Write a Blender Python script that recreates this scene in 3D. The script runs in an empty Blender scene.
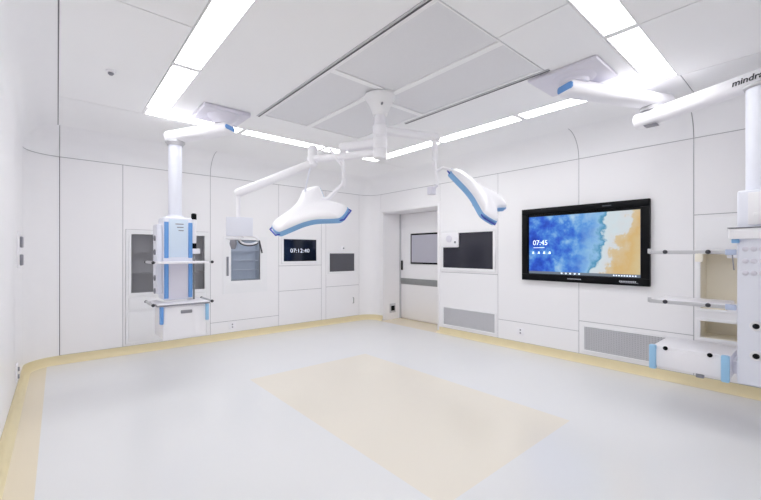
import bpy, bmesh, math, random
from mathutils import Vector, Matrix
random.seed(3)
COL = bpy.context.scene.collection
V = Vector
H = 1.39            # eye height
YA, XB, XL = 6.21, 5.08, -0.30     # back wall, right wall, left wall planes
CZ, WZ, SK = 2.92, 2.60, 0.10      # ceiling, top of wall panels, top of skirting
RC = 0.32                          # radius of the coves and of the rounded corners

def lin(c):
    return tuple((x / 12.92 if x <= 0.04045 else ((x + 0.055) / 1.055) ** 2.4) for x in c)
def rgb(h):
    return lin(tuple(int(h[i:i + 2], 16) / 255 for i in (0, 2, 4)))

# ------------------------------------------------------------------ materials
def mat(name, hexcol, rough=0.4, metal=0.0, var=0.03, scale=6.0, emit=None, strength=0.0, spec=0.5, bump=0.0):
    m = bpy.data.materials.new(name); m.use_nodes = True
    nt = m.node_tree; b = nt.nodes['Principled BSDF']
    c = rgb(hexcol)
    tc = nt.nodes.new('ShaderNodeTexCoord'); nz = nt.nodes.new('ShaderNodeTexNoise')
    nz.inputs['Scale'].default_value = scale; nz.inputs['Detail'].default_value = 3
    nt.links.new(tc.outputs['Object'], nz.inputs['Vector'])
    mx = nt.nodes.new('ShaderNodeMix'); mx.data_type = 'RGBA'
    mx.inputs['A'].default_value = (*[x * (1 - var) for x in c], 1)
    mx.inputs['B'].default_value = (*[min(1, x * (1 + var)) for x in c], 1)
    nt.links.new(nz.outputs['Fac'], mx.inputs['Factor'])
    nt.links.new(mx.outputs['Result'], b.inputs['Base Color'])
    b.inputs['Roughness'].default_value = rough; b.inputs['Metallic'].default_value = metal
    b.inputs['Specular IOR Level'].default_value = spec
    if bump:
        bp = nt.nodes.new('ShaderNodeBump'); bp.inputs['Strength'].default_value = bump; bp.inputs['Distance'].default_value = 0.002
        nt.links.new(nz.outputs['Fac'], bp.inputs['Height']); nt.links.new(bp.outputs['Normal'], b.inputs['Normal'])
    if emit:
        b.inputs['Emission Color'].default_value = (*rgb(emit), 1); b.inputs['Emission Strength'].default_value = strength
    return m

def glass_mat(name, hexcol, fac):
    m = bpy.data.materials.new(name); m.use_nodes = True
    nt = m.node_tree; nt.nodes.clear()
    out = nt.nodes.new('ShaderNodeOutputMaterial'); mix = nt.nodes.new('ShaderNodeMixShader')
    tr = nt.nodes.new('ShaderNodeBsdfTransparent'); gl = nt.nodes.new('ShaderNodeBsdfGlossy'); fr = nt.nodes.new('ShaderNodeFresnel')
    tr.inputs['Color'].default_value = (*rgb(hexcol), 1); gl.inputs['Roughness'].default_value = 0.03
    fr.inputs['IOR'].default_value = fac
    nt.links.new(fr.outputs[0], mix.inputs[0]); nt.links.new(tr.outputs[0], mix.inputs[1]); nt.links.new(gl.outputs[0], mix.inputs[2])
    nt.links.new(mix.outputs[0], out.inputs['Surface'])
    return m

M = {}
M['wall'] = mat('wall_panel_enamel', 'F1F0F2', 0.32, var=0.012, scale=1.5, spec=0.4)
M['ceil'] = mat('ceiling_panel_enamel', 'F6F6F7', 0.45, var=0.012, scale=1.5, spec=0.35)
M['seam'] = mat('grey_seam_sealant', 'AEAEB2', 0.7, var=0.05)
M['jointdark'] = mat('dark_joint_strip', '6C6C71', 0.6, var=0.05)
M['cove'] = mat('cove_enamel', 'F4F4F6', 0.4, var=0.01, spec=0.35)
M['skirt'] = mat('yellow_vinyl_skirting', 'E2D5AE', 0.35, var=0.05, scale=9)
M['white'] = mat('white_powder_coat', 'F1F0F4', 0.3, var=0.01)
M['white2'] = mat('cool_white_plastic', 'E6E8F2', 0.3, var=0.015)
M['greyblue'] = mat('grey_blue_clip', 'BCC8E2', 0.35, var=0.03)
M['lilac'] = mat('pale_lilac_plastic', 'DDDBE6', 0.4, var=0.02)
M['frame'] = mat('white_metal_frame', 'EEEEF0', 0.35, var=0.01)
M['blue'] = mat('blue_plastic', '6A9FDE', 0.35, var=0.03)
M['paleblue'] = mat('pale_blue_bumper', '9CC9EA', 0.35, var=0.04)
M['rimblue'] = mat('lamp_rim_blue', '7FAEDB', 0.3, var=0.04)
M['deepblue'] = mat('deep_blue_grip', '2F45B0', 0.35, var=0.05)
M['violet'] = mat('violet_handle', '6A62B8', 0.35, var=0.05)
M['sky'] = mat('sky_tinted_panel', 'D3E2F2', 0.28, var=0.02)
M['black'] = mat('black_plastic', '0C0D11', 0.35, spec=0.15, var=0.1)
M['screen'] = mat('dark_display_glass', '34343E', 0.12, var=0.05)
M['screen2'] = mat('charcoal_display_glass', '55555C', 0.2, var=0.05)
M['navy'] = mat('navy_clock_glass', '10182A', 0.08, var=0.2, scale=3)
M['steel'] = mat('brushed_steel', '9A9C9C', 0.35, 0.6, var=0.06, scale=20)
M['grey'] = mat('mid_grey_plastic', '8A8A92', 0.45, var=0.05)
M['dark'] = mat('dark_grey_rubber', '3A3A40', 0.5, var=0.05)
M['interior'] = mat('grey_cabinet_interior', 'E6E6E8', 0.5, var=0.03)
M['cool_in'] = mat('cool_blue_cabinet_interior', 'EEF1F5', 0.4, var=0.04)
M['cream'] = mat('cream_niche_lining', 'EFEADD', 0.5, var=0.02)
M['lamina'] = mat('grey_perforated_diffuser', 'E4E4E7', 0.6, var=0.02, scale=60)
M['vent'] = mat('grey_vent_metal', 'C6C6CA', 0.45, var=0.02)
M['ventdark'] = mat('vent_shadow_lining', '9C9CA1', 0.7, var=0.03)
M['rail'] = mat('dark_aluminium_rail', '5C5C60', 0.4, 0.3, var=0.05)
M['glass'] = glass_mat('clear_cabinet_glass', 'F0F0F1', 1.3)
M['glassblue'] = glass_mat('blue_tinted_glass', 'F3F6FA', 1.3)
M['frost'] = mat('frosted_door_glass', 'B9B8C4', 0.25, var=0.06, scale=2)
M['light'] = mat('lit_ceiling_diffuser', 'FFFFFF', 0.5, emit='FCFDFD', strength=11.0)
M['digit'] = mat('lit_clock_digits', 'FFFFFF', 0.5, emit='D8E6FF', strength=0.7)
M['osd'] = mat('lit_screen_text', 'FFFFFF', 0.5, emit='C4E2FF', strength=0.8)
M['taskbar'] = mat('lit_taskbar', '505862', 0.5, emit='6C7884', strength=0.6)
M['mark'] = mat('dark_lettering', '33343C', 0.5)
M['bezelmark'] = mat('pale_bezel_lettering', 'C8CCD4', 0.5)
M['lens'] = mat('lamp_lens', 'DDE3EE', 0.1)

def floor_mat():
    m = bpy.data.materials.new('vinyl_floor_with_inlays'); m.use_nodes = True
    nt = m.node_tree; N = nt.nodes; L = nt.links; b = N['Principled BSDF']
    geo = N.new('ShaderNodeNewGeometry'); sx = N.new('ShaderNodeSeparateXYZ'); L.new(geo.outputs['Position'], sx.inputs[0])
    def math_(op, a, c):
        n = N.new('ShaderNodeMath'); n.operation = op
        for i, v in enumerate((a, c)):
            if isinstance(v, (int, float)): n.inputs[i].default_value = v
            else: L.new(v, n.inputs[i])
        return n.outputs[0]
    x, y = sx.outputs['X'], sx.outputs['Y']
    def rect(x0, x1, y0, y1):
        a = math_('MULTIPLY', math_('GREATER_THAN', x, x0), math_('LESS_THAN', x, x1))
        c = math_('MULTIPLY', math_('GREATER_THAN', y, y0), math_('LESS_THAN', y, y1))
        return math_('MULTIPLY', a, c)
    centre = rect(1.60, 3.22, 1.33, 4.06)
    inner = rect(-0.10, XB - 0.08, -2, YA - 0.08)
    border = math_('SUBTRACT', 1.0, inner)
    nz = N.new('ShaderNodeTexNoise'); nz.inputs['Scale'].default_value = 180; nz.inputs['Detail'].default_value = 2
    L.new(geo.outputs['Position'], nz.inputs['Vector'])
    nb = N.new('ShaderNodeTexNoise'); nb.inputs['Scale'].default_value = 2.2; nb.inputs['Detail'].default_value = 3
    L.new(geo.outputs['Position'], nb.inputs['Vector'])
    def mixc(f, A, B):
        n = N.new('ShaderNodeMix'); n.data_type = 'RGBA'
        for k, v in (('Factor', f), ('A', A), ('B', B)):
            if isinstance(v, tuple): n.inputs[k].default_value = v
            elif isinstance(v, (int, float)): n.inputs[k].default_value = v
            else: L.new(v, n.inputs[k])
        return n.outputs['Result']
    g = mixc(nz.outputs['Fac'], (*rgb('DEDFE1'), 1), (*rgb('E8E8E9'), 1))
    yel = mixc(nz.outputs['Fac'], (*rgb('E3DCCF'), 1), (*rgb('EBE5DA'), 1))
    bo = mixc(nz.outputs['Fac'], (*rgb('E2D6BC'), 1), (*rgb('EADFC8'), 1))
    c = mixc(centre, g, yel); c = mixc(border, c, bo)
    L.new(c, b.inputs['Base Color'])
    r = math_('ADD', math_('MULTIPLY', nb.outputs['Fac'], 0.08), 0.16); L.new(r, b.inputs['Roughness'])
    b.inputs['Specular IOR Level'].default_value = 0.55
    return m
M['floor'] = floor_mat()

def tv_mat():
    m = bpy.data.materials.new('beach_wallpaper_on_screen'); m.use_nodes = True
    nt = m.node_tree; N = nt.nodes; L = nt.links; b = N['Principled BSDF']
    uv = N.new('ShaderNodeUVMap'); sp = N.new('ShaderNodeSeparateXYZ'); L.new(uv.outputs[0], sp.inputs[0])
    def math_(op, a, c):
        n = N.new('ShaderNodeMath'); n.operation = op
        for i, v in enumerate((a, c)):
            if isinstance(v, (int, float)): n.inputs[i].default_value = v
            else: L.new(v, n.inputs[i])
        return n.outputs[0]
    def noise(scale, det, w):
        mp = N.new('ShaderNodeMapping'); mp.inputs['Location'].default_value = (w, w * 1.7, 0); mp.inputs['Scale'].default_value = (1.8, 1, 1)
        L.new(uv.outputs[0], mp.inputs['Vector'])
        n = N.new('ShaderNodeTexNoise'); n.inputs['Scale'].default_value = scale; n.inputs['Detail'].default_value = det; n.inputs['Roughness'].default_value = 0.6
        L.new(mp.outputs[0], n.inputs['Vector']); return n.outputs['Fac']
    def ramp(f, stops):
        r = N.new('ShaderNodeValToRGB'); e = r.color_ramp.elements
        while len(e) < len(stops): e.new(0.5)
        for k, (p, h) in enumerate(stops): e[k].position = p; e[k].color = (*rgb(h), 1)
        L.new(f, r.inputs[0]); return r.outputs[0]
    def mixc(f, A, B):
        n = N.new('ShaderNodeMix'); n.data_type = 'RGBA'
        for k, v in (('Factor', f), ('A', A), ('B', B)): L.new(v, n.inputs[k])
        return n.outputs['Result']
    u, v = sp.outputs['X'], sp.outputs['Y']
    # distance from the shoreline: the sand lies to the right
    line = math_('ADD', 0.68, math_('MULTIPLY', v, 0.17))
    wob = math_('MULTIPLY', math_('SUBTRACT', noise(2.6, 2, 3.1), 0.5), 0.34)
    s = math_('SUBTRACT', math_('ADD', u, wob), line)
    s2 = math_('ADD', math_('ADD', s, math_('MULTIPLY', math_('SUBTRACT', noise(7, 6, 8.3), 0.5), 0.22)), 0.5)
    shore = ramp(s2, [(0.20, '5AA0EC'), (0.36, '9CCDF2'), (0.415, '4F9AC4'), (0.45, 'DCEBF2'), (0.55, 'E2E6EA'), (0.57, 'E2CDA6'), (0.66, 'E2BE80'), (0.85, 'E0CFA0')])
    water = ramp(math_('ADD', noise(3.2, 6, 1.2), math_('MULTIPLY', u, 0.12)), [(0.34, '1A40B8'), (0.47, '2A5EDC'), (0.56, '4B8DE8'), (0.64, '86BDF2'), (0.76, 'BFE0F8')])
    f = N.new('ShaderNodeMapRange'); f.inputs['From Min'].default_value = 0.10; f.inputs['From Max'].default_value = 0.40; L.new(s2, f.inputs['Value'])
    c = mixc(f.outputs[0], water, shore)
    L.new(c, b.inputs['Emission Color']); b.inputs['Emission Strength'].default_value = 0.85
    b.inputs['Base Color'].default_value = (0.01, 0.01, 0.012, 1); b.inputs['Roughness'].default_value = 0.2; b.inputs['Specular IOR Level'].default_value = 0.25
    return m
M['tv'] = tv_mat()

# ------------------------------------------------------------------ mesh builder
class B:
    def __init__(s): s.bm = bmesh.new()
    def box(s, x0, x1, y0, y1, z0, z1, bev=0.0, seg=2):
        x0, x1 = sorted((x0, x1)); y0, y1 = sorted((y0, y1)); z0, z1 = sorted((z0, z1))
        mtx = Matrix.Translation(((x0 + x1) / 2, (y0 + y1) / 2, (z0 + z1) / 2)) @ Matrix.Diagonal((x1 - x0, y1 - y0, z1 - z0, 1))
        r = bmesh.ops.create_cube(s.bm, size=1, matrix=mtx)
        if bev > 0:
            bev = min(bev, 0.45 * min(x1 - x0, y1 - y0, z1 - z0))
            es = list({e for v in r['verts'] for e in v.link_edges})
            bmesh.ops.bevel(s.bm, geom=es, offset=bev, segments=seg, profile=0.5, affect='EDGES')
        return s
    def prism(s, pts, up, bev=0.0):
        """solid from a planar loop pts extruded by vector up"""
        vs = [s.bm.verts.new(p) for p in pts]; vt = [s.bm.verts.new(V(p) + V(up)) for p in pts]
        n = len(vs); fs = [s.bm.faces.new(vs[::-1]), s.bm.faces.new(vt)]
        for i in range(n): fs.append(s.bm.faces.new((vs[i], vs[(i + 1) % n], vt[(i + 1) % n], vt[i])))
        bmesh.ops.recalc_face_normals(s.bm, faces=fs)
        if bev > 0:
            es = list({e for f in fs[:2] for e in f.edges})
            bmesh.ops.bevel(s.bm, geom=es, offset=bev, segments=2, profile=0.5, affect='EDGES')
        return s
    def loft(s, rings, caps=True, closed=True):
        R = [[s.bm.verts.new(p) for p in r] for r in rings]; n = len(R[0]); fs = []
        for a, b in zip(R, R[1:]):
            for i in range(n if closed else n - 1):
                fs.append(s.bm.faces.new((a[i], a[(i + 1) % n], b[(i + 1) % n], b[i])))
        if caps: fs.append(s.bm.faces.new(R[0][::-1])); fs.append(s.bm.faces.new(R[-1]))
        if closed: bmesh.ops.recalc_face_normals(s.bm, faces=fs)
        return s
    def tube(s, pts, r, n=14):
        pts = [V(p) for p in pts]; rings = []
        for i, p in enumerate(pts):
            d = (pts[min(i + 1, len(pts) - 1)] - pts[max(i - 1, 0)]).normalized()
            a = V((0, 0, 1)) if abs(d.z) < 0.9 else V((1, 0, 0))
            e1 = d.cross(a).normalized(); e2 = d.cross(e1)
            rr = r[i] if isinstance(r, (list, tuple)) else r
            rings.append([p + (e1 * math.cos(t) + e2 * math.sin(t)) * rr for t in [2 * math.pi * k / n for k in range(n)]])
        return s.loft(rings)
    def lathe(s, c, axis, prof, n=24):
        """prof: list of (distance along axis, radius)"""
        c = V(c); ax = V(axis).normalized(); a = V((0, 0, 1)) if abs(ax.z) < 0.9 else V((1, 0, 0))
        e1 = ax.cross(a).normalized(); e2 = ax.cross(e1)
        return s.loft([[c + ax * h + (e1 * math.cos(2 * math.pi * k / n) + e2 * math.sin(2 * math.pi * k / n)) * r for k in range(n)] for h, r in prof])
    def beam(s, p, q, w, h, end=0.0, rad=0.025):
        """rounded box beam from p to q, width w sideways, height h, with ends run on by `end`"""
        p, q = V(p), V(q); d = (q - p).normalized(); p = p - d * end; q = q + d * end
        side = d.cross(V((0, 0, 1))).normalized(); up = side.cross(d)
        def ring(c, k):
            out = []; W, Hh = w / 2 * k, h / 2 * k; rr = min(rad, W * .9, Hh * .9)
            for cx, cy, t0 in ((W - rr, Hh - rr, 0), (-W + rr, Hh - rr, 90), (-W + rr, -Hh + rr, 180), (W - rr, -Hh + rr, 270)):
                for t in (0, 22.5, 45, 67.5, 90):
                    a = math.radians(t0 + t); out.append(c + side * (cx + rr * math.cos(a)) + up * (cy + rr * math.sin(a)))
            return out
        e = min(0.03, (q - p).length * .2)
        return s.loft([ring(p, .72), ring(p + d * e * .3, .9), ring(p + d * e, 1), ring(q - d * e, 1), ring(q - d * e * .3, .9), ring(q, .72)])

def link(name, b, m, parent=None, loc=None, smooth=True):
    bm = b.bm if isinstance(b, B) else b
    off = OFF.get(parent.name, V((0, 0, 0))) if parent else V(loc or (0, 0, 0))
    for v in bm.verts: v.co -= off
    me = bpy.data.meshes.new(name); bm.to_mesh(me); bm.free()
    if smooth:
        for p in me.polygons: p.use_smooth = True
        me.set_sharp_from_angle(angle=math.radians(35))
    me.materials.append(m)
    o = bpy.data.objects.new(name, me); COL.objects.link(o)
    if parent: o.parent = parent
    else: o.location = off
    OFF[o.name] = off
    return o
OFF = {}
def thing(name, label, cat, loc, group=None):
    o = bpy.data.objects.new(name, None); COL.objects.link(o); o.location = loc; o.empty_display_size = 0.1
    o['label'] = label; o['category'] = cat; o['kind'] = 'thing'
    if group: o['group'] = group
    OFF[o.name] = V(loc); return o
def solo(name, b, m, label, cat, loc, group=None):
    o = link(name, b, m, None, loc); o['label'] = label; o['category'] = cat; o['kind'] = 'thing'
    if group: o['group'] = group
    return o
def struct(name, b, m, parent=None, smooth=True):
    o = link(name, b, m, parent, None, smooth)
    if not parent: o['kind'] = 'structure'
    return o
def text_bm(txt, size, origin, right, up, thick=0.0015, shear=0.0, align='LEFT', xs=1.0, fat=0.0):
    cu = bpy.data.curves.new('lettering', 'FONT'); cu.body = txt; cu.size = size; cu.extrude = thick / 2; cu.shear = shear; cu.align_x = align; cu.offset = fat
    ob = bpy.data.objects.new('lettering', cu); COL.objects.link(ob)
    me = bpy.data.meshes.new_from_object(ob.evaluated_get(bpy.context.evaluated_depsgraph_get()))
    bpy.data.objects.remove(ob); bpy.data.curves.remove(cu)
    bm = bmesh.new(); bm.from_mesh(me); bpy.data.meshes.remove(me)
    r, u = V(right).normalized(), V(up).normalized(); n = r.cross(u)
    mt = Matrix(((r.x, u.x, n.x, origin[0]), (r.y, u.y, n.y, origin[1]), (r.z, u.z, n.z, origin[2]), (0, 0, 0, 1)))
    bm.transform(mt @ Matrix.Diagonal((xs, 1, 1, 1))); return bm

def subtract(rects, hole):
    out = []; hx0, hx1, hz0, hz1 = hole
    for (x0, x1, z0, z1) in rects:
        a0, a1, b0, b1 = max(x0, hx0), min(x1, hx1), max(z0, hz0), min(z1, hz1)
        if a0 >= a1 or b0 >= b1: out.append((x0, x1, z0, z1)); continue
        if x0 < a0: out.append((x0, a0, z0, z1))
        if a1 < x1: out.append((a1, x1, z0, z1))
        if z0 < b0: out.append((a0, a1, z0, b0))
        if b1 < z1: out.append((a0, a1, b1, z1))
    return out
G = 0.004     # half a panel joint
def panels(cells, holes, place):
    """cells inset by half a joint; place(x0,x1,z0,z1) adds the slab"""
    for (x0, x1, z0, z1) in cells:
        rs = [(x0 + G, x1 - G, z0 + G, z1 - G)]
        for h in holes: rs = subtract(rs, h)
        for r in rs: place(*r)

# ------------------------------------------------------------------ room shell
# floor
fb = B(); fb.box(-1.9, XB + 0.6, -1.6, YA + 0.3, -0.1, 0.0)
struct('floor', fb, M['floor'])

# back wall (faces the camera's left half)
cab_hole = (0.71, 1.80, 0.12, 1.72); pass_hole = (2.14, 2.62, 0.94, 1.60)
wb = B()
cellsA = [(0.02, 0.68, SK, WZ), (0.68, 1.82, SK, WZ), (1.82, 2.97, 0.285, WZ), (1.82, 2.97, SK, 0.285),
          (2.97, 3.85, 1.16, WZ), (2.97, 3.85, 0.71, 1.16), (2.97, 3.85, SK, 0.71), (3.85, 3.95, SK, WZ),
          (3.95, 4.76, 0.73, WZ), (3.95, 4.76, SK, 0.73)]
panels(cellsA, [cab_hole, pass_hole], lambda x0, x1, z0, z1: wb.box(x0, x1, YA, YA + 0.014, z0, z1))
struct('wall_back', wb, M['wall'])
bb = B()
rs = [(0.0, 4.80, 0, WZ + 0.02)]
for h in (cab_hole, pass_hole): rs = subtract(rs, h)
for r in rs: bb.box(r[0], r[1], YA + 0.005, YA + 0.05, r[2], r[3])
struct('wall_back_joint', bb, M['seam'])

# right wall with a door recess and a niche
DO = (4.35, 5.82, -0.01, 2.22); nA = (0.24, 0.80, 0.80, 1.41); nB = (0.24, 0.80, 0.50, 0.70)
wr = B()
cellsB = [(4.30, 5.89, SK, WZ), (3.16, 4.30, 1.06, WZ), (3.16, 4.30, SK, 1.06), (1.99, 3.16, 0.385, WZ), (1.99, 3.16, SK, 0.385),
          (0.84, 1.99, 0.52, WZ), (0.84, 1.99, SK, 0.52), (-0.30, 0.84, 1.79, WZ), (-0.30, 0.84, SK, 1.79), (-1.5, -0.30, SK, WZ)]
panels(cellsB, [DO, nA, nB], lambda y0, y1, z0, z1: wr.box(XB, XB + 0.014, y0, y1, z0, z1))
struct('wall_right', wr, M['wall'])
rb = B(); rs = [(-1.5, 5.95, 0, WZ + 0.02)]
for h in (DO, nA, nB): rs = subtract(rs, h)
for r in rs: rb.box(XB + 0.005, XB + 0.05, r[0], r[1], r[2], r[3])
struct('wall_right_joint', rb, M['seam'])
# door recess lining
dr = B()
dr.box(XB + 0.002, 5.66, 5.815, 5.90, 0, 2.30); dr.box(XB + 0.002, 5.66, 4.27, 4.355, 0, 2.30); dr.box(XB + 0.002, 5.66, 4.27, 5.90, 2.215, 2.30)
dr.box(5.60, 5.68, 4.27, 5.90, 0, 2.30)
struct('wall_recess', dr, M['wall'])

# left wall near the rounded corner, its jamb and the lobby beyond, front wall
wl = B()
panels([(4.86, 5.89, SK, WZ + .011), (2.2, 4.86, SK, WZ + .011)], [], lambda y0, y1, z0, z1: wl.box(XL - 0.014, XL, y0, y1, z0, z1))
struct('wall_left', wl, M['wall'])
lb = B(); lb.box(XL - 0.06, XL - 0.005, 2.2, 5.95, 0, WZ + 0.3); struct('wall_left_joint', lb, M['seam'])
wj = B(); wj.box(-1.7, XL - 0.06, 2.2, 2.26, 0, CZ); wj.box(-1.76, -1.7, -1.5, 2.26, 0, CZ); struct('wall_lobby', wj, M['wall'])
wf = B(); wf.box(-1.76, XB + 0.1, -1.56, -1.5, 0, CZ); struct('wall_front', wf, M['wall'])

# plan path of the room (left wall -> back wall -> right wall) used by corners, coves and skirting
PATH = [V((XL, 2.2)), V((XL, YA - RC))]
for k in range(1, 9):
    a = math.pi - math.pi / 2 * k / 8; PATH.append(V((XL + RC + RC * math.cos(a), YA - RC + RC * math.sin(a))))
I_L = len(PATH) - 1
PATH.append(V((XB - RC, YA))); I_R = len(PATH) - 1
for k in range(1, 9):
    a = math.pi / 2 - math.pi / 2 * k / 8; PATH.append(V((XB - RC + RC * math.cos(a), YA - RC + RC * math.sin(a))))
I_E = len(PATH) - 1
PATH.append(V((XB, -1.5)))
def nrm(i):
    p = PATH[i]
    if i <= 1: return V((1, 0))
    if i < I_L: return (V((XL + RC, YA - RC)) - p).normalized()
    if i <= I_R: return V((0, -1))
    if i < I_E: return (V((XB - RC, YA - RC)) - p).normalized()
    return V((-1, 0))
def sweep(b, pts, prof):
    """pts: [(Vector2, inward normal)], prof: [(d, z)] open profile"""
    b.loft([[(p.x + n.x * d, p.y + n.y * d, z) for d, z in prof] for p, n in pts], caps=False, closed=False)
def seg(i0, i1): return [(PATH[i], nrm(i)) for i in range(i0, i1 + 1)]
# rounded corner panels
cl = B(); sweep(cl, seg(1, I_L), [(0, SK), (0, WZ - G)]); struct('wall_corner_left', cl, M['wall'])
cr = B(); sweep(cr, seg(I_R, I_E)[0:], [(0, SK), (0, WZ - G)]); struct('wall_corner_right', cr, M['wall'])
cb = B(); sweep(cb, [(p - n * 0.01, n) for p, n in seg(1, I_E + 1)], [(0, WZ - 0.03), (0, WZ + 0.03)]); struct('trim_1', cb, M['seam'])
# coves, cut where the wall joints run on
cov_prof = [(RC * (1 - math.cos(math.radians(t))), WZ + G + (RC - G) * math.sin(math.radians(t))) for t in range(0, 91, 9)]
cov_back = [(d - 0.008, z + 0.006) for d, z in cov_prof]
def straight(p, q, n): return [(V(p), V(n)), (V(q), V(n))]
cv = B()
for pts in (straight((XL, 2.2), (XL, YA - RC), (1, 0))[:1] + seg(1, I_L)[:-1] + [(V((0.02 - G, YA)), V((0, -1)))],
            straight((0.02 + G, YA), (1.82 - G, YA), (0, -1)), straight((1.82 + G, YA), (XB - RC, YA), (0, -1))[:1] + seg(I_R, I_E)[0:] + [(V((XB, 1.99 + G)), V((-1, 0)))],
            straight((XB, 1.99 - G), (XB, 0.84 + G), (-1, 0)), straight((XB, 0.84 - G), (XB, -1.5), (-1, 0))):
    sweep(cv, pts, cov_prof)
struct('trim_2', cv, M['cove'])
cvb = B(); sweep(cvb, seg(0, I_E + 1), cov_back); struct('trim_3', cvb, M['seam'])

# skirting: coved vinyl
sk_prof = [(0.0, SK), (0.004, SK), (0.006, 0.06), (0.014, 0.03), (0.03, 0.010), (0.055, 0.0015), (0.062, 0.0)]
for nm, pts in (('baseboard_left', seg(0, 1)), ('baseboard_back', seg(1, I_E) + [(V((XB, 5.822)), V((-1, 0)))]), ('baseboard_right', straight((XB, 4.35), (XB, -1.5), (-1, 0)))):
    b = B(); sweep(b, pts, sk_prof); struct(nm, b, M['skirt'])

# ceiling: panels with joints round the light frame and the air diffuser
X0, X1, Y0, Y1 = 0.70, 4.06, 0.77, 4.82     # outer edge of the light frame
LW = 0.215                                   # width of a light strip
AIR = (1.74, 3.08, 1.49, 4.02)
ce = B()
lights = [(X0, X0 + LW, Y0 + LW, Y1 - LW), (X1 - LW, X1, Y0 + LW, Y1 - LW), (X0, X1, Y1 - LW, Y1), (X0, X1, Y0, Y0 + LW)]
cx0, cx1, cy1 = XL + RC, XB - RC + 0.005, YA - RC + 0.005
cellsC = [(XL + RC - 0.30, 0.005, -1.5, YA), (0.005, X0, 2.76, Y1), (0.005, X0, -1.5, 2.76), (0.005, cx1, Y1, cy1), (X0, X1, Y0 + LW, Y1 - LW),
          (X1, cx1, Y0 - 0.01, Y1), (X1, cx1, -1.5, Y0 - 0.01), (X0, 2.95, -1.5, Y0 + LW), (2.95, X1, -1.5, Y0 + LW)]
cellsC = cellsC[1:4] + [(X0, 2.37, Y0 + LW, 1.485), (2.37, X1, Y0 + LW, 1.485), (X0, X1, 1.485, Y1 - LW)] + cellsC[5:]
panels(cellsC, lights + [AIR], lambda x0, x1, y0, y1: ce.box(x0, x1, y0, y1, CZ, CZ + 0.02))
ce.box(-1.75, 0.005 - G, -1.5, 3.6 - G, CZ, CZ + 0.02); ce.box(XL, 0.005 - G, 3.6 + G, cy1, CZ, CZ + 0.02)
struct('ceiling', ce, M['ceil'])
cbk = B(); rs = [(-1.76, XB + 0.1, -1.56, YA + 0.1)]
cbk.box(-1.76, XB + 0.1, -1.56, YA + 0.1, CZ + 0.06, CZ + 0.1)
for h in lights + [AIR]: rs = subtract(rs, h)
for r in rs: cbk.box(r[0], r[1], r[2], r[3], CZ + 0.006, CZ + 0.061)
struct('ceiling_joint', cbk, M['seam'])
js = B(); js.box(0.005 - G, 0.005 + G, -1.5, cy1, CZ - 0.0015, CZ + 0.0055); js.box(0.02 - G, 0.02 + G, YA - 0.0015, YA + 0.0045, SK, WZ)
struct('trim_5', js, M['jointdark'])

# ------------------------------------------------------------------ ceiling light panels
def light(x0, x1, y0, y1, label):
    wx, wy = (0.03, 0.012) if x1 - x0 > y1 - y0 else (0.012, 0.03)
    t = thing('ceiling_light', label, 'ceiling light', ((x0 + x1) / 2, (y0 + y1) / 2, CZ), 'recessed ceiling light panels')
    f = B(); z0, z1 = CZ - 0.001, CZ + 0.03
    f.box(x0, x1, y0, y0 + wy, z0, z1); f.box(x0, x1, y1 - wy, y1, z0, z1); f.box(x0, x0 + wx, y0 + wy, y1 - wy, z0, z1); f.box(x1 - wx, x1, y0 + wy, y1 - wy, z0, z1)
    link('frame', f, M['frame'], t)
    d = B(); d.box(x0 + wx, x1 - wx, y0 + wy, y1 - wy, CZ + 0.003, CZ + 0.02); link('diffuser', d, M['light'], t)
ys = [Y1 - LW, 3.39, 2.18, Y0 + LW]
nl = ['the far half of the strip, beside the smoke detector', 'the near half, running out of the top of the picture', 'nearest the camera overhead, out of sight']
for k in range(3):
    light(X0, X0 + LW, ys[k + 1], ys[k], ('short-looking lit ceiling panel nearest the white dome detector', 'lit ceiling panel right of the dome detector, cut by the picture top', 'lit ceiling panel overhead left, beyond the picture')[k])
    light(X1 - LW, X1, ys[k + 1], ys[k], ('lit ceiling panel along the television wall, farthest one by the corner', 'lit ceiling panel along the television wall, middle one above the door side', 'lit ceiling panel along the television wall, ending behind the right pendant hub')[k])
xs = [X0, 1.76, 2.95, X1]
for k in range(3):
    light(xs[k], xs[k + 1], Y1 - LW, Y1, ('lit ceiling panel behind the left pendant arm, along the cabinet wall', 'lit ceiling panel along the cabinet wall, middle of three', 'lit ceiling panel along the cabinet wall, right one meeting the corner')[k])
    light(xs[k], xs[k + 1], Y0, Y0 + LW, ('lit ceiling panel overhead right, beyond the picture', 'wide lit ceiling panel at upper right, cut by the picture top', 'wide lit ceiling panel at upper right, above the right pendant arm')[k])

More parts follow.
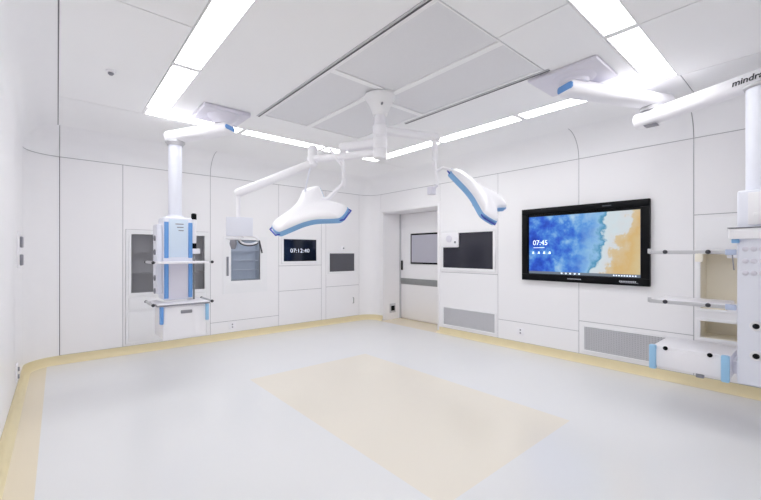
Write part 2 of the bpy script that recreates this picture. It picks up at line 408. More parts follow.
# ------------------------------------------------------------------ laminar air diffuser and rails
t = thing('air_diffuser', 'grey ceiling air diffuser of four pinwheel panels divided by white strips', 'air vent', (2.37, 2.76, CZ))
P4 = [(1.75, 2.42, 1.50, 2.62), (1.75, 2.28, 2.68, 4.00), (2.34, 3.06, 2.89, 4.00), (2.48, 3.06, 1.50, 2.83)]
for p in P4:
    b = B(); b.box(*p, CZ + 0.010, CZ + 0.04); link('perforated_panel', b, M['lamina'], t)
b = B(); rs = [AIR]
for p in P4: rs = subtract(rs, p)
for r in rs: b.box(r[0], r[1], r[2], r[3], CZ - 0.002, CZ + 0.05)
link('frame', b, M['ceil'], t)
for x, y0, y1, lb in ((1.695, 1.45, 4.06, 'long dark ceiling rail along the left edge of the air diffuser'), (3.105, 1.45, 3.16, 'shorter dark ceiling rail along the right edge of the air diffuser')):
    t = thing('ceiling_rail', lb, 'ceiling rail', (x, (y0 + y1) / 2, CZ), 'rails beside the air diffuser')
    b = B(); b.box(x - 0.018, x + 0.018, y0, y1, CZ - 0.006, CZ); link('track', b, M['vent'], t)
    b = B(); b.box(x + 0.002, x + 0.012, y0, y1, CZ - 0.010, CZ - 0.006); b.box(x + 0.002, x + 0.012, y0 + .001, y1 - .001, CZ - 0.0062, CZ - 0.004); link('slot', b, M['rail'], t)
# smoke detector
t = thing('smoke_detector', 'small white dome detector on the left of the ceiling', 'smoke detector', (0.34, 3.87, CZ))
b = B(); b.lathe((0.34, 3.87, CZ), (0, 0, -1), [(0, .036), (0.010, .036), (0.014, .032)]); link('base', b, M['white'], t)
b = B(); b.lathe((0.34, 3.87, CZ - 0.016), (0, 0, -1), [(0, .022), (0.010, .02), (0.018, .012), (0.02, .004)]); s_ = link('sensor_cap', b, M['grey'], t)

# ------------------------------------------------------------------ wall helpers
def bA(b, x0, x1, z0, z1, d0, d1, bev=0.0): b.box(x0, x1, YA - d1, YA - d0, z0, z1, bev); return b
def bR(b, y0, y1, z0, z1, d0, d1, bev=0.0): b.box(XB - d1, XB - d0, y0, y1, z0, z1, bev); return b
def ring(fn, b, a0, a1, z0, z1, w, d0, d1, bev=0.0):
    fn(b, a0, a1, z0, z0 + w, d0, d1, bev); fn(b, a0, a1, z1 - w, z1, d0, d1, bev)
    fn(b, a0, a0 + w, z0 + w, z1 - w, d0, d1, bev); fn(b, a1 - w, a1, z0 + w, z1 - w, d0, d1, bev); return b

# ------------------------------------------------------------------ built-in instrument cabinet
t = thing('wall_cabinet', 'white built-in wall cabinet with two grey glass doors behind the blue pendant', 'cabinet', (1.255, YA, 0.12))
b = B(); x0, x1, z0, z1 = 0.714, 1.796, 0.124, 1.716
bA(b, x0, x1, z0, z1, -0.27, -0.25); bA(b, x0, x0 + .015, z0, z1, -.25, -.012); bA(b, x1 - .015, x1, z0, z1, -.25, -.012)
bA(b, x0 + .015, x1 - .015, z1 - .015, z1, -.25, -.012); bA(b, x0 + .015, x1 - .015, z0, z0 + .015, -.25, -.012); bA(b, x0 + .015, x1 - .015, .76, .78, -.25, -.012)
link('carcass', b, M['interior'], t)
b = B(); ring(bA, b, x0, x1, z0, z1, .03, -.012, .006); bA(b, x0 + .03, x1 - .03, .77, .80, -.012, .004); bA(b, x0 + .03, x1 - .03, .575, .595, -.012, .004); bA(b, 1.24, 1.27, .80, z1 - .03, -.012, .004)
link('frame', b, M['frame'], t)
for z in (1.09, 1.40):
    b = B(); bA(b, x0 + .016, x1 - .016, z, z + .012, -.245, -.03); link('shelf', b, M['interior'], t)
for a0, a1, s in ((.746, 1.238, 1), (1.272, 1.764, -1)):
    b = B(); ring(bA, b, a0, a1, .803, 1.684, .03, -.012, .008); d = link('door', b, M['frame'], t)
    b = B(); bA(b, a0 + .03, a1 - .03, .833, 1.654, -.004, .0); link('pane', b, M['glass'], d)
    hx = a1 - .015 if s > 0 else a0 + .015
    b = B(); b.tube([(hx, YA - .008, 1.12), (hx, YA - .03, 1.13), (hx, YA - .03, 1.26), (hx, YA - .008, 1.27)], .005, 8); link('handle', b, M['steel'], d)
for a0, a1 in ((.746, 1.251), (1.257, 1.764)):
    b = B(); bA(b, a0, a1, .598, .767, -.01, .006, .003); dd = link('drawer', b, M['frame'], t)
    b = B(); bA(b, a0, a1, .155, .572, -.01, .006, .003); link('lower_door', b, M['frame'], t)

# pass-through cabinet
t = thing('glass_cabinet', 'small white wall cabinet with one bluish glass door and black handle bar', 'cabinet', (2.38, YA, 0.73))
b = B(); x0, x1, z0, z1 = 2.145, 2.615, .945, 1.595
bA(b, x0, x1, z0, z1, -.17, -.15)
for r in ((x0, x0 + .01, z0, z1), (x1 - .01, x1, z0, z1), (x0 + .01, x1 - .01, z0, z0 + .01), (x0 + .01, x1 - .01, z1 - .01, z1)): bA(b, *r, -.15, -.012)
link('carcass', b, M['cool_in'], t)
for z in (1.10, 1.26, 1.42):
    b = B(); bA(b, x0 + .012, x1 - .012, z, z + .012, -.148, -.02); link('shelf', b, M['white'], t)
b = B(); rs = subtract([(2.01, 2.75, .73, 1.66)], (2.135, 2.625, .935, 1.605))
for r in rs: bA(b, *r, 0.0, .012)
d = link('door', b, M['frame'], t)
b = B(); bA(b, 2.135, 2.625, .935, 1.605, .002, .008); link('pane', b, M['glassblue'], d)
b = B(); bA(b, 2.062, 2.098, 1.02, 1.33, .012, .018, .004); bA(b, 2.071, 2.089, 1.045, 1.305, .018, .03, .005); link('handle', b, M['grey'], d)

# clock display
t = thing('clock_display', 'dark navy wall clock display with white digits and white frame', 'clock display', (3.395, YA, 1.44))
b = B(); ring(bA, b, 3.015, 3.775, 1.195, 1.685, .045, 0, .014, .003); link('frame', b, M['frame'], t)
b = B(); bA(b, 3.058, 3.732, 1.238, 1.642, 0, .008); g = link('screen', b, M['navy'], t)
link('clock_digits', text_bm('07:12:40', .10, (3.385, YA - .0095, 1.40), (1, 0, 0), (0, 0, 1), align='CENTER', xs=1.15, fat=-.0015), M['digit'], g, smooth=False)
# wall computer screen
t = thing('wall_monitor', 'small charcoal blank screen in a white frame near the room corner', 'screen', (4.325, YA, 1.2))
b = B(); ring(bA, b, 3.99, 4.665, .985, 1.42, .038, 0, .016, .003); link('frame', b, M['frame'], t)
b = B(); bA(b, 4.028, 4.627, 1.023, 1.382, 0, .010); link('screen', b, M['screen2'], t)
t = thing('wall_camera', 'tiny camera dome on the wall panel above the charcoal screen', 'camera', (4.35, YA, 1.48))
b = B(); bA(b, 4.32, 4.38, 1.45, 1.53, 0, .025, .006); link('body', b, M['white'], t)
b = B(); b.lathe((4.35, YA - .025, 1.485), (0, -1, 0), [(0, .018), (.008, .016), (.012, .006)], 14); link('lens', b, M['grey'], t)
b = B(); b.tube([(4.60, YA, .36), (4.60, YA - .03, .37), (4.60, YA - .03, .47), (4.60, YA, .48)], .008, 10)
solo('panel_handle', b, M['steel'], 'small steel handle on the lower wall panel under the charcoal screen', 'handle', (4.60, YA, .42))

# sockets
def socketA(x, z, label, w=.12, h=.1):
    t = thing('wall_socket', label, 'socket', (x, YA, z), 'wall sockets')
    b = B(); bA(b, x - w / 2, x + w / 2, z - h / 2, z + h / 2, 0, .008, .003); link('plate', b, M['white'], t)
    for q in (.022, -.022): b = B(); b.lathe((x, YA - .008, z + q), (0, -1, 0), [(0, .012), (.002, .011)], 12); link('outlet', b, M['grey'], t)
def socketB(y, z, label, w=.12, h=.1):
    t = thing('wall_socket', label, 'socket', (XB, y, z), 'wall sockets')
    b = B(); bR(b, y - w / 2, y + w / 2, z - h / 2, z + h / 2, 0, .008, .003); link('plate', b, M['white'], t)
    for q in (.022, -.022): b = B(); b.lathe((XB - .008, y, z + q), (-1, 0, 0), [(0, .013), (.002, .012)], 12); link('outlet', b, M['grey'], t)
socketA(2.16, .205, 'white wall socket low under the bluish glass cabinet')
socketB(2.79, .255, 'white wall socket low under the television')
t = thing('wall_socket', 'black socket on the side of the door recess near the floor', 'socket', (5.34, 5.82, .23), 'wall sockets')
b = B(); b.box(5.26, 5.42, 5.803, 5.815, .14, .33, .003); link('plate', b, M['vent'], t)
b = B(); b.box(5.29, 5.39, 5.793, 5.803, .18, .285, .006); link('outlet', b, M['black'], t)
t = thing('wall_socket', 'white socket with two dark outlets low on the left wall', 'socket', (XL, 5.0, .23), 'wall sockets')
b = B(); b.box(XL, XL + .012, 4.92, 5.08, .16, .32, .003); link('plate', b, M['white'], t)
for z in (.205, .275):
    b = B(); b.lathe((XL + .012, 5.0, z), (1, 0, 0), [(0, .022), (.012, .02)], 14); link('outlet', b, M['grey'], t)
t = thing('gas_outlet_panel', 'pale panel with two grey outlets at eye height on the left wall', 'wall outlet', (XL, 5.25, 1.42))
b = B(); b.box(XL, XL + .014, 5.10, 5.42, 1.24, 1.60, .004); link('plate', b, M['white'], t)
for z in (1.32, 1.50):
    b = B(); b.box(XL + .014, XL + .035, 5.18, 5.34, z - .055, z + .055, .006); link('outlet', b, M['grey'], t)

# ------------------------------------------------------------------ right wall fittings
# sliding door in the recess
b = B(); b.box(5.565, 5.60, 4.37, 5.785, .025, 2.205, .003)
door = struct('door_1', b, M['wall']); 
b = B(); b.box(5.55, 5.565, 4.72, 5.49, 1.165, 1.79, .004); link('window_frame', b, M['black'], door)
b = B(); b.box(5.546, 5.55, 4.755, 5.455, 1.20, 1.755); link('pane', b, M['frost'], door)
b = B(); b.box(5.553, 5.565, 4.37, 5.785, .735, .86, .002); link('kick_band', b, M['steel'], door)
b = B(); b.box(5.54, 5.565, 5.73, 5.765, 1.03, 1.23, .006); link('handle', b, M['black'], door)
b = B(); b.box(5.545, 5.60, 5.79, 5.815, 0, 2.215); struct('door_1_frame', b, M['vent'])
b = B(); bR(b, 4.31, 4.35, 0.0, 2.26, 0, .012, .003); bR(b, 4.35, 5.86, 2.22, 2.26, 0, .012, .003); struct('trim_4', b, M['wall'])

# dark film viewer with a control unit over its corner
t = thing('film_viewer', 'wide black blank display panel in a white frame right of the door', 'screen', (XB, 3.73, 1.43))
b = B(); ring(bR, b, 3.19, 4.27, 1.09, 1.775, .05, 0, .014, .003); link('frame', b, M['frame'], t)
b = B(); bR(b, 3.24, 4.22, 1.14, 1.725, 0, .008); link('screen', b, M['screen'], t)
t = thing('control_unit', 'white square control unit with a round dial over the corner of the black display', 'control panel', (XB, 4.07, 1.6))
b = B(); bR(b, 3.87, 4.23, 1.485, 1.73, .014, .05, .012); link('housing', b, M['white'], t)
b = B(); b.lathe((XB - .05, 4.06, 1.63), (-1, 0, 0), [(0, .06), (.012, .057), (.016, .04)], 20); link('dial', b, M['lilac'], t)
b = B(); b.lathe((XB - .05, 3.93, 1.57), (-1, 0, 0), [(0, .02), (.012, .018)], 14); link('knob', b, M['grey'], t)

def grille(y0, y1, z0, z1, label, rows, cols):
    t = thing('air_grille', label, 'air vent', (XB, (y0 + y1) / 2, (z0 + z1) / 2), 'return air grilles')
    b = B(); ring(bR, b, y0, y1, z0, z1, .025, 0, .012, .002); link('frame', b, M['frame'], t)
    b = B(); bR(b, y0 + .025, y1 - .025, z0 + .025, z1 - .025, 0, .002); link('backing', b, M['ventdark'], t)
    b = B()
    for k in range(rows):
        z = z0 + .03 + (z1 - z0 - .06) * (k + .5) / rows
        bR(b, y0 + .025, y1 - .025, z - .0065, z + .0065, .004, .009)
    for k in range(cols):
        y = y0 + .025 + (y1 - y0 - .05) * (k + .5) / cols
        bR(b, y - .006, y + .006, z0 + .025, z1 - .025, .002, .0085)
    link('louvres', b, M['vent'], t)
grille(3.185, 4.235, .14, .475, 'grey return air grille low in the wall under the black display', 15, 40)
grille(.90, 1.945, .14, .48, 'grey return air grille low in the wall right of the television socket', 13, 36)

# television
t = thing('television', 'large black wall television showing a blue sea and sandy beach', 'television', (XB, 1.99, 1.51))
b = B(); bR(b, 1.215, 2.745, 1.010, 2.005, 0, .035, .006)
ring(bR, b, 1.215, 2.745, 1.010, 2.005, .085, .035, .05, .004); link('bezel', b, M['black'], t)
bm = bmesh.new(); sy0, sy1, sz0, sz1 = 1.308, 2.640, 1.105, 1.890
vs = [bm.verts.new((XB - .038, y, z)) for y, z in ((sy1, sz0), (sy0, sz0), (sy0, sz1), (sy1, sz1))]
fb_ = [bm.verts.new((XB - .0345, v.co.y, v.co.z)) for v in vs]
f = bm.faces.new(vs); uvl = bm.loops.layers.uv.new('UVMap')
for l, u in zip(f.loops, ((0, 0), (1, 0), (1, 1), (0, 1))): l[uvl].uv = u
for i in range(4): bm.faces.new((vs[i], fb_[i], fb_[(i + 1) % 4], vs[(i + 1) % 4]))
bm.normal_update()
scr = link('screen', bm, M['tv'], t, smooth=False)
b = B(); bR(b, sy0, sy1, sz0, sz0 + .035, .0385, .0395); link('taskbar', b, M['taskbar'], scr)
for k in range(5): b = B(); bR(b, 2.18 - k * .055, 2.20 - k * .055, sz0 + .008, sz0 + .026, .0395, .0406); link('taskbar_icon', b, M['osd'], scr)
for k in range(9): b = B(); bR(b, 1.57 - k * .028, 1.585 - k * .028, sz0 + .010, sz0 + .024, .0395, .0406); link('taskbar_icon', b, M['osd'], scr)
link('clock_text', text_bm('07:45', .095, (XB - .0395, 2.585, 1.50), (0, -1, 0), (0, 0, 1)), M['osd'], scr, smooth=False)
b = B(); bR(b, 2.42, 2.575, 1.460, 1.467, .0385, .0395); link('underline', b, M['osd'], scr)
for y in (2.595, 2.515, 2.44, 2.365):
    b = B(); bR(b, y - .03, y, 1.378, 1.388, .0385, .0395); bR(b, y - .026, y - .006, 1.386, 1.410, .0385, .0395)
    link('desktop_icon', b, M['osd'], scr)
b = B()
for k in range(11): bR(b, 2.10 - k * .0155, 2.111 - k * .0155, 1.050, 1.060, .050, .0508)
link('bezel_lettering', b, M['bezelmark'], t); b = B()
for k in range(10): bR(b, 1.505 - k * .0175, 1.517 - k * .0175, 1.048, 1.064, .050, .0508)
bR(b, 1.325, 1.51, 1.040, 1.043, .050, .0508)
link('bezel_lettering', b, M['bezelmark'], t)
b = B(); bR(b, 1.60, 1.70, 1.955, 1.97, .05, .052, .001); link('webcam_bar', b, M['dark'], t)

# niche cabinet
t = thing('niche_cabinet', 'white built-in cabinet with two open cream niches behind the right pendant', 'cabinet', (XB, .52, .5))
b = B(); bR(b, .23, .82, 1.435, 1.75, 0, .008, .003); link('door', b, M['frame'], t)
for z0, z1, zs in ((.80, 1.41, ()), (.50, .70, ())):
    b = B(); y0, y1 = .244, .796
    bR(b, y0, y1, z0 + .004, z1 - .004, -.34, -.32)
    for r in ((y0, y0 + .012, z0 + .004, z1 - .004), (y1 - .012, y1, z0 + .004, z1 - .004), (y0 + .012, y1 - .012, z0 + .004, z0 + .016), (y0 + .012, y1 - .012, z1 - .016, z1 - .004)): bR(b, *r, -.32, -.014)
    link('niche_lining', b, M['cream'], t)
    b = B(); ring(bR, b, .225, .815, z0 - .016, z1 + .016, .03, 0, .008, .002); link('niche_frame', b, M['frame'], t)

# ------------------------------------------------------------------ pendants
def clamp(b, x, y, z, n, r=.016): b.lathe((x, y, z), n, [(0, r), (.008, r), (.014, r * .6)], 14)

# left pendant (front faces -Y)
hx, hy = 1.36, 4.19; jx, jy = 1.0, 4.69
t = thing('ceiling_pendant', 'white and blue ceiling pendant with tray and drawer before the glass wall cabinet', 'medical pendant', (jx, jy, .48), 'medical ceiling pendants')
b = B(); b.box(1.12, 1.60, 4.02, 4.48, CZ - .05, CZ, .015); b.lathe((hx, hy, CZ - .05), (0, 0, -1), [(0, .16), (.02, .15), (.06, .10), (.09, .09)], 28); link('ceiling_mount', b, M['lilac'], t)
b = B(); b.beam((hx, hy, 2.73), (jx, jy, 2.69), .17, .12, .09, .045); arm = link('arm', b, M['white'], t)
d = (V((jx, jy, 2.69)) - V((hx, hy, 2.73))).normalized(); s = d.cross(V((0, 0, 1))).normalized()
p = V((hx, hy, 2.73)) - d * .08
b = B(); b.beam(p - d * .016 - s * 0.0, p + d * .012, .155, .05, .0, .02); link('arm_stripe', b, M['blue'], arm)
b = B(); b.lathe((jx, jy, 2.64), (0, 0, -1), [(0, .10), (.02, .10), (.035, .085), (.05, .08)], 28); link('swivel_ring', b, M['vent'], t)
b = B(); b.lathe((jx, jy, 2.60), (0, 0, -1), [(0, .068), (.82, .068)], 28); b.lathe((jx, jy, 1.81), (0, 0, -1), [(0, .08), (.03, .09)], 28); link('column', b, M['white2'], t)
b = B(); b.box(.855, 1.145, 4.54, 4.82, .88, 1.78, .02, 3); tw = link('tower', b, M['white2'], t)
b = B(); b.box(.905, 1.095, 4.534, 4.542, 1.345, 1.755, .002); link('front_panel', b, M['sky'], tw); b = B(); b.box(.905, 1.095, 4.534, 4.542, .90, 1.30, .002); link('lower_panel', b, M['lilac'], tw)
for x in (.862, 1.098):
    b = B(); b.box(x, x + .042, 4.530, 4.542, 1.335, 1.725, .004); b.box(x, x + .042, 4.530, 4.542, .90, 1.30, .004); link('blue_trim', b, M['blue'], tw)
b = B()
for k in range(3): b.box(.97 + .015 * k, 1.05, 4.5325, 4.5345, 1.70 - .035 * k, 1.71 - .035 * k)
link('lettering', b, M['grey'], tw)
b = B(); b.box(.80, .855, 4.58, 4.78, .95, 1.70, .012); sp = link('service_panel', b, M['white2'], t)
for z in (1.40, 1.55, 1.12, .98):
    b = B(); b.lathe((.80, 4.66, z), (-1, 0, 0), [(0, .03), (.012, .028), (.016, .016)], 16); link('socket', b, M['grey'], sp)
for z, dep in ((1.30, .024), (.865, .03)):
    b = B(); b.box(.77, 1.27, 4.36, 4.56, z - dep, z, .006); b.box(.77, .853, 4.56, 4.80, z - dep, z, .006); b.box(1.147, 1.27, 4.56, 4.80, z - dep, z, .006)
    sh = link('shelf', b, M['white'], t)
    for x in (.735, 1.305):
        b = B(); b.box(x - .008, x + .008, 4.40, 4.78, z - .022, z + .004, .003)
        for y in (4.46, 4.72): b.box(min(x, .76 if x < 1 else 1.26), max(x, .78 if x < 1 else 1.28), y - .01, y + .01, z - .015, z - .003)
        link('side_rail', b, M['vent'], sh)
        for y in (4.39, 4.785):
            b = B(); clamp(b, x, y, z - .009, (0, -1 if y < 4.5 else 1, 0), .016); link('rail_cap', b, M['dark'], sh)
b = B(); b.box(.772, 1.268, 4.352, 4.36, .838, .853, .001); b.box(.766, .772, 4.36, 4.56, .838, .853); b.box(1.268, 1.274, 4.36, 4.56, .838, .853); link('tray_edge', b, M['grey'], t)
b = B(); b.box(.82, 1.24, 4.38, 4.80, .49, .835, .008); dw = link('drawer', b, M['white'], t)
b = B(); b.box(.83, 1.23, 4.372, 4.38, .50, .825, .003); link('drawer_front', b, M['white'], dw)
b = B(); b.box(.985, 1.095, 4.360, 4.374, .752, .785, .004); link('handle', b, M['grey'], dw)
for x, m in ((.79, 'blue'), (1.23, 'paleblue')):
    b = B(); b.box(x, x + .034, 4.355, 4.40, .655, .836, .008); link('bumper', b, M[m], dw)
# infusion pole and holder on the right of the tower
b = B(); b.tube([(1.176, 4.62, .866), (1.176, 4.62, 1.30), (1.176, 4.62, 1.80)], .011, 12); pl = link('pole', b, M['steel'], t)
b = B(); b.lathe((1.176, 4.62, 1.50), (0, 0, 1), [(0, .022), (.02, .026), (.03, .026), (.25, .026), (.27, .022)], 18); link('bottle', b, M['white'], pl)
b = B(); b.lathe((1.176, 4.62, 1.77), (0, 0, 1), [(0, .028), (.06, .028), (.07, .016)], 18); link('bottle_cap', b, M['black'], pl); b = B(); b.lathe((1.176, 4.62, 1.44), (0, 0, 1), [(0, .028), (.06, .028)], 18); link('bottle_cap', b, M['black'], pl)
b = B(); b.box(1.145, 1.235, 4.585, 4.655, 1.38, 1.44, .008); link('holder', b, M['white'], pl)

# right pendant (front faces -X)
hub = (3.37, 1.36); jn = (4.17, 1.0); co = (4.10, .27)
t = thing('ceiling_pendant', 'large white ceiling pendant tower with cantilever shelves at the right edge', 'medical pendant', (co[0], co[1], .40), 'medical ceiling pendants')
b = B(); b.box(3.14, 3.62, 1.10, 1.66, CZ - .03, CZ, .012); b.lathe((hub[0], hub[1], CZ - .03), (0, 0, -1), [(0, .17), (.012, .16), (.025, .12), (.05, .11)], 28); link('ceiling_mount', b, M['lilac'], t)
b = B(); b.beam((*hub, 2.80), (jn[0] + .085, jn[1] - .04, 2.80), .18, .125, .10, .05); a1 = link('arm', b, M['white'], t)
d = (V((*jn, 2.8)) - V((*hub, 2.8))).normalized(); p = V((*hub, 2.80)) - d * .088
b = B(); b.beam(p - d * .018, p + d * .012, .165, .06, 0, .02); link('arm_stripe', b, M['blue'], a1)
b = B(); b.lathe((*jn, 2.745), (0, 0, -1), [(0, .085), (.025, .085), (.04, .08)], 26); link('swivel_ring', b, M['vent'], t)
b = B(); b.beam((*jn, 2.645), (*co, 2.735), .15, .135, .13, .05); a2 = link('arm', b, M['white'], t)
d2 = (V((*co, 0)) - V((*jn, 0))).normalized(); n2 = V((0, 0, 1)).cross(d2); n2 = -n2 if n2.x > 0 else n2
o2 = V((*jn, 2.640)) + d2 * .575 + n2 * .0765 + V((0, 0, .060)); l2 = (d2 * .733 + V((0, 0, .09))).normalized()
link('lettering', text_bm('mindray', .064, o2, l2, l2.cross(d2.cross(V((0, 0, 1)))) * -1, .002, .25, xs=1.0, fat=.0014), M['mark'], a2, smooth=False)
b = B(); q = V((*jn, 2.595)) - d2 * .0
b.box(jn[0] - .05, jn[0] + .05, jn[1] - .055, jn[1] + .045, 2.568, 2.576, .002); link('inspection_plate', b, M['grey'], a2)
b = B(); b.lathe((*co, 2.685), (0, 0, -1), [(0, .115), (.02, .115), (.03, .10)], 28); link('swivel_ring', b, M['vent'], t)
b = B(); b.lathe((*co, 2.665), (0, 0, -1), [(0, .092), (.805, .092)], 28); link('column', b, M['white2'], t)
b = B(); b.box(3.90, 4.30, -.12, .39, .40, 1.86, .015, 3); tw = link('tower', b, M['white2'], t)
b = B(); b.box(3.865, 4.335, -.16, .435, 1.495, 1.575, .008); link('collar', b, M['white'], tw)
b = B(); b.box(3.86, 4.34, -.165, .44, 1.576, 1.583, .002); link('collar_edge', b, M['grey'], tw)
b = B(); b.box(3.875, 3.915, .375, .42, 1.465, 1.495, .006); link('clip', b, M['rimblue'], tw)
b = B(); b.box(3.89, 3.90, .0, .33, 1.60, 1.84, .004); b.box(3.885, 3.89, .03, .30, 1.66, 1.69, .002); link('front_panel', b, M['white'], tw)
for z in (1.42, 1.33, 1.24):
    for y in (.345, .30, .255):
        b = B(); b.lathe((3.90, y, z), (-1, 0, 0), [(0, .019), (.006, .018), (.010, .009)], 14); link('gas_outlet', b, M['lilac'], tw)
for z in (.85, .63):
    b = B(); b.lathe((3.90, .287, z), (-1, 0, 0), [(0, .036), (.006, .034)], 22); pt = link('socket', b, M['white'], tw)
    b = B(); b.lathe((3.894, .287, z), (-1, 0, 0), [(0, .02), (.012, .019), (.016, .012)], 18); link('plug', b, M['black'], pt)
for z in (1.405, .985):
    b = B(); b.box(3.905, 4.36, .45, .93, z - .022, z, .006); b.box(3.98, 4.28, .385, .455, z - .055, z - .015, .006); sh = link('shelf', b, M['white'], t)
    b = B(); b.box(3.888, 3.900, .40, .945, z - .024, z + .006, .003)
    for y in (.50, .86): b.box(3.900, 3.912, y - .012, y + .012, z - .018, z)
    link('front_rail', b, M['vent'], sh)
    for y in (.83, .555):
        b = B(); clamp(b, 3.888, y, z - .006, (-1, 0, 0), .017); link('rail_clamp', b, M['dark'], sh)
    b = B(); b.box(3.882, 3.905, .392, .455, z - .03, z + .012, .005); link('rail_clip', b, M['greyblue'], sh)
    b = B(); b.box(3.882, 3.905, .93, .955, z - .02, z + .022, .005); link('rail_end', b, M['vent'], sh)
b = B(); b.box(3.875, 3.887, .585, .635, 1.32, 1.385, .006); b.tube([(3.89, .61, 1.385), (3.882, .61, 1.37)], .006, 8); link('hanging_tag', b, M['cream'], t)
b = B(); b.tube([(3.89, .415, 1.38), (3.88, .41, 1.33), (3.885, .405, 1.26)], .004, 8); link('hanging_cord', b, M['grey'], t)
b = B(); b.box(3.905, 4.40, .425, .925, .415, .595, .012); b.box(4.0, 4.3, .385, .43, .45, .55, .006); dw = link('drawer', b, M['white'], t)
b = B(); b.box(3.896, 3.905, .475, .90, .425, .565, .003); link('drawer_front', b, M['white'], dw)
for y in (.895, .43):
    b = B(); b.box(3.878, 3.925, y, y + .05, .395, .60, .010); link('bumper', b, M['paleblue'], dw)
for y in (.83, .545):
    b = B(); clamp(b, 3.896, y, .585, (-1, 0, 0), .017); link('knob', b, M['black'], dw)
b = B(); b.box(3.91, 3.95, .585, .635, .385, .417, .004); link('latch', b, M['grey'], dw)

# ------------------------------------------------------------------ surgical lights
AX = (2.37, 2.76)
t = thing('ceiling_spindle', 'white central ceiling spindle carrying both surgical lights', 'ceiling mount', (*AX, CZ))
b = B(); b.box(AX[0] - .10, AX[0] + .10, AX[1] - .10, AX[1] + .10, CZ - .012, CZ - .002, .004); b.lathe((*AX, CZ - .012), (0, 0, -1), [(0, .15), (.02, .148), (.08, .11), (.15, .08), (.19, .066)], 32); link('canopy', b, M['ceil'], t)
b = B(); b.lathe((*AX, 2.73), (0, 0, -1), [(0, .055), (.09, .055), (.10, .06)], 24); link('column', b, M['white'], t)
b = B(); b.lathe((AX[0] - .035, AX[1] - .06, 2.80), (-.5, -.86, 0), [(0, .01), (.05, .01)], 10); link('screw', b, M['grey'], t)

def euler(a, b_, c): return Matrix.Rotation(c, 3, 'Z') @ Matrix.Rotation(b_, 3, 'Y') @ Matrix.Rotation(a, 3, 'X')
def trilobe(a, bb, hw):
    pts = []
    for k in range(3):
        th = 2 * math.pi * k / 3
        for (r, w) in ((a - .07, -hw), (a, -hw * .8), (a, hw * .8), (a - .07, hw)):
            pts.append(V((r * math.cos(th) - w * math.sin(th), r * math.sin(th) + w * math.cos(th))))
        pts.append(V((bb * math.cos(th + math.pi / 3), bb * math.sin(th + math.pi / 3))))
    for it in range(3):
        q = []
        for i in range(len(pts)):
            p0, p1 = pts[i], pts[(i + 1) % len(pts)]
            q += [p0 * .75 + p1 * .25, p0 * .25 + p1 * .75]
        pts = q
    return pts
def lamp(c, rot, root, handle_lobe):
    c = V(c); Rm = euler(*rot)
    def W(x, y, z): return c + Rm @ V((x, y, z))
    out = trilobe(.412, .18, .105)
    b = B()
    b.loft([[W(p.x * s, p.y * s, z) for p in out] for s, z in ((.90, -.058), (.97, -.030), (.975, -.004), (.955, .012), (.88, .030), (.70, .048), (.42, .062), (.15, .068))])
    head = link('lamp_head', b, M['white'], root)
    b = B()    # blue band round the rim, proud of the head
    b.loft([[W(p.x * s, p.y * s, z) for p in out] for s, z in ((.955, -.060), (.99, -.058), (1.0, -.045), (1.0, -.012), (.985, -.004), (.965, -.004))], caps=False); link('rim', b, M['rimblue'], head)
    b = B(); b.loft([[W(p.x * s, p.y * s, z) for p in out] for s, z in ((.86, -.059), (.86, -.064))]); link('light_cover', b, M['lens'], head)
    for k in range(3):
        th = 2 * math.pi * k / 3
        for r in (.14, .24, .33):
            for w in (-.045, .045):
                b = B(); x, y = r * math.cos(th) - w * math.sin(th), r * math.sin(th) + w * math.cos(th)
                b.lathe(W(x, y, -.064), Rm @ V((0, 0, -1)), [(0, .03), (.006, .026)], 14); link('lens', b, M['sky'], head)
        # grip bar at each tip
        e1 = V((math.cos(th), math.sin(th))); e2 = V((-math.sin(th), math.cos(th)))
        g = [e1 * .385 - e2 * .088, e1 * .425 - e2 * .070, e1 * .425 + e2 * .070, e1 * .385 + e2 * .088]
        b = B(); b.tube([W(p.x, p.y, -.028) for p in g], .0075, 10); link('tip_grip', b, M['deepblue' if k != handle_lobe else 'violet'], head)
    b = B(); b.lathe(W(0, 0, -.062), Rm @ V((0, 0, -1)), [(0, .05), (.02, .045), (.03, .025), (.07, .022), (.08, .012)], 18); link('sterile_handle', b, M['vent'], head)
    return W, head

# left light
t = thing('surgical_light', 'white three-lobed surgical light with blue rim, left one over the clock display', 'surgical light', (1.887, 3.257, 1.83), 'surgical lights')
e1 = (2.17, 3.10, 2.45)
b = B(); b.beam((*AX, 2.458), e1, .10, .085, .03, .035); b.lathe((*AX, 2.518), (0, 0, -1), [(0, .06), (.01, .07), (.108, .07), (.118, .06)], 22); link('arm', b, M['white'], t)
W1, hd = lamp((1.8872, 3.2566, 1.8262), (-.289, -.7061, .9917), t, -1)
pr = W1(.10, -.19, .03); 
b = B(); b.tube([e1, (2.17, 3.10, 2.34)], .034, 16); b.tube([(2.17, 3.10, 2.36), (2.175, 3.09, 2.10)], .018, 12)
b.lathe((2.175, 3.09, 2.125), (0, 0, -1), [(0, .012), (.012, .024), (.04, .026), (.07, .024), (.085, .012)], 16); b.tube([(2.175, 3.09, 2.085), W1(.05, -.19, .035), W1(.05, -.13, .045)], [.018, .02, .02], 12); link('yoke', b, M['white'], t)
b = B(); b.tube([(2.06, 3.17, 2.43), (2.165, 3.10, 2.26)], .014, 12); link('brace', b, M['white'], t)
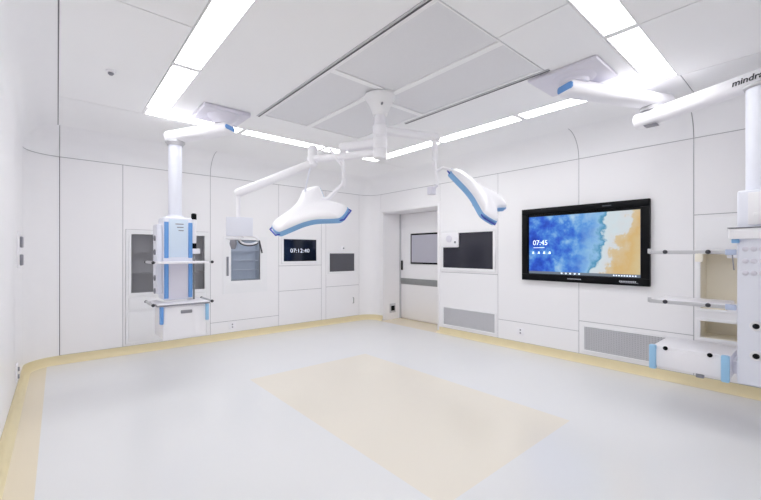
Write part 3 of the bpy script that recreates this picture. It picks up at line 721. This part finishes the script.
# right light
t = thing('surgical_light', 'white three-lobed surgical light hanging edge-on with blue rim, left of the television', 'surgical light', (3.25, 2.2, 1.96), 'surgical lights')
e2_ = (2.87, 2.50, 2.55)
b = B(); b.beam((*AX, 2.58), e2_, .09, .075, .05, .03); b.lathe((*AX, 2.63), (0, 0, -1), [(0, .06), (.01, .07), (.10, .07), (.112, .06)], 22); link('arm', b, M['white'], t)
W2, hd = lamp((3.2572, 2.2019, 1.9693), (5.8133, -.7554, -3.9917), t, 2)
b = B(); b.tube([(2.87, 2.50, 2.55), (2.87, 2.50, 2.32)], .028, 14); b.tube([(2.87, 2.50, 2.34), (2.885, 2.475, 2.06)], .015, 12); link('drop_rod', b, M['white'], t)
b = B(); b.tube([(2.875, 2.49, 2.20), (2.93, 2.45, 2.25), W2(.30, .0, .03)], .015, 12); link('yoke', b, M['white'], t)
b = B(); b.box(2.79, 2.86, 2.47, 2.53, 1.97, 2.05, .008); b.tube([(2.885, 2.475, 2.07), (2.85, 2.49, 2.04)], .014, 10); link('control_box', b, M['lilac'], t)
# monitor arm
t = thing('monitor_arm', 'white jointed ceiling arm holding a small pale monitor over the glass cabinet', 'monitor arm', (1.39, 3.82, 1.65))
jm = V((2.0, 3.40, 2.44)); em = V((1.39, 3.82, 2.0))
b = B(); b.beam((*AX, 2.36), (jm.x, jm.y, 2.36), .085, .07, .05, .03); b.lathe((*AX, 2.40), (0, 0, -1), [(0, .06), (.01, .065), (.09, .065), (.10, .05)], 22); link('arm', b, M['white'], t)
b = B(); b.lathe((jm.x, jm.y, 2.50), (0, 0, -1), [(0, .035), (.02, .05), (.20, .05), (.22, .035)], 20); link('elbow', b, M['white'], t)
b = B(); b.tube([(jm.x - .02, jm.y + .01, 2.29), (jm.x - .05, jm.y + .02, 2.14), (jm.x - .07, jm.y + .05, 1.98)], .009, 10); link('hanging_cable', b, M['white2'], t)
b = B(); b.beam((jm.x, jm.y, 2.32), em, .075, .085, .03, .03); link('spring_arm', b, M['white'], t)
b = B(); b.tube([em + V((0, 0, .03)), em - V((0, 0, .18)), em - V((0, 0, .40))], [.026, .02, .02], 14); link('drop_rod', b, M['white'], t)
fr = V((.27, 1.0, 0)).normalized(); sd = V((1.0, -.27, 0)).normalized()
mc = V((1.39, 3.79, 1.655))
b = B(); b.prism([mc + sd * u * .125 + V((0, 0, w * .095)) - fr * .03 for u, w in ((-1, -1), (1, -1), (1, 1), (-1, 1))], fr * .05, .006); mo = link('monitor', b, M['white2'], t)
b = B(); b.prism([mc + sd * u * .112 + V((0, 0, w * .082)) + fr * .021 for u, w in ((-1, -1), (1, -1), (1, 1), (-1, 1))], fr * .003); link('screen', b, M['screen2'], mo)
b = B(); lo = mc - V((0, 0, .115)); b.beam(lo - sd * .13, lo + sd * .02, .05, .03, 0, .012); br = link('bracket', b, M['white'], t)
b = B(); b.lathe(lo - V((0, 0, .015)), (0, 0, 1), [(0, .03), (.02, .03), (.03, .022)], 16); link('bracket_joint', b, M['white'], br)
cc = lo + sd * .09 - V((0, 0, .02))
b = B(); b.tube([cc + sd * .09 * math.cos(a) + V((0, 0, .045 * math.sin(a))) for a in [math.radians(k) for k in range(0, 361, 24)]], .013, 10); ch = link('camera_handle', b, M['white'], t)
b = B(); b.tube([cc + sd * .10 * math.cos(a) - fr * .012 + V((0, 0, .052 * math.sin(a) - .004)) for a in [math.radians(k) for k in range(185, 350, 15)]], .006, 8); b.tube([cc + sd * .10 - V((0, 0, .0)), cc + sd * .115 - V((0, 0, .07)), cc + sd * .13 - V((0, 0, .13))], .008, 8); link('cable', b, M['dark'], ch)
b = B(); b.lathe(lo - sd * .06 - V((0, 0, .02)), (0, 0, -1), [(0, .03), (.04, .035), (.09, .02)], 16); link('camera', b, M['grey'], t)

# ------------------------------------------------------------------ camera and world
cam = bpy.data.cameras.new('camera'); co_ = bpy.data.objects.new('camera', cam); COL.objects.link(co_)
co_.location = (0, 0, H); co_.rotation_euler = (math.radians(90), 0, math.radians(-40.74))
cam.sensor_width = 36; cam.lens = 375 / 761 * 36; cam.shift_y = 3 / 761; cam.clip_start = 0.05
sc = bpy.context.scene; sc.camera = co_
w = bpy.data.worlds.new('world'); sc.world = w; w.use_nodes = True
w.node_tree.nodes['Background'].inputs['Color'].default_value = (0.9, 0.92, 1, 1); w.node_tree.nodes['Background'].inputs['Strength'].default_value = 0.2
sc.view_settings.view_transform = 'Standard'; sc.view_settings.look = 'None'; sc.view_settings.exposure = -0.03; sc.view_settings.gamma = 1.0
sc.view_settings.use_curve_mapping = False
sc.cycles.max_bounces = 16; sc.cycles.diffuse_bounces = 12; sc.cycles.glossy_bounces = 6; sc.cycles.transparent_max_bounces = 12
sc.cycles.use_denoising = True; sc.cycles.caustics_reflective = False; sc.cycles.caustics_refractive = False; sc.cycles.sample_clamp_indirect = 8.0
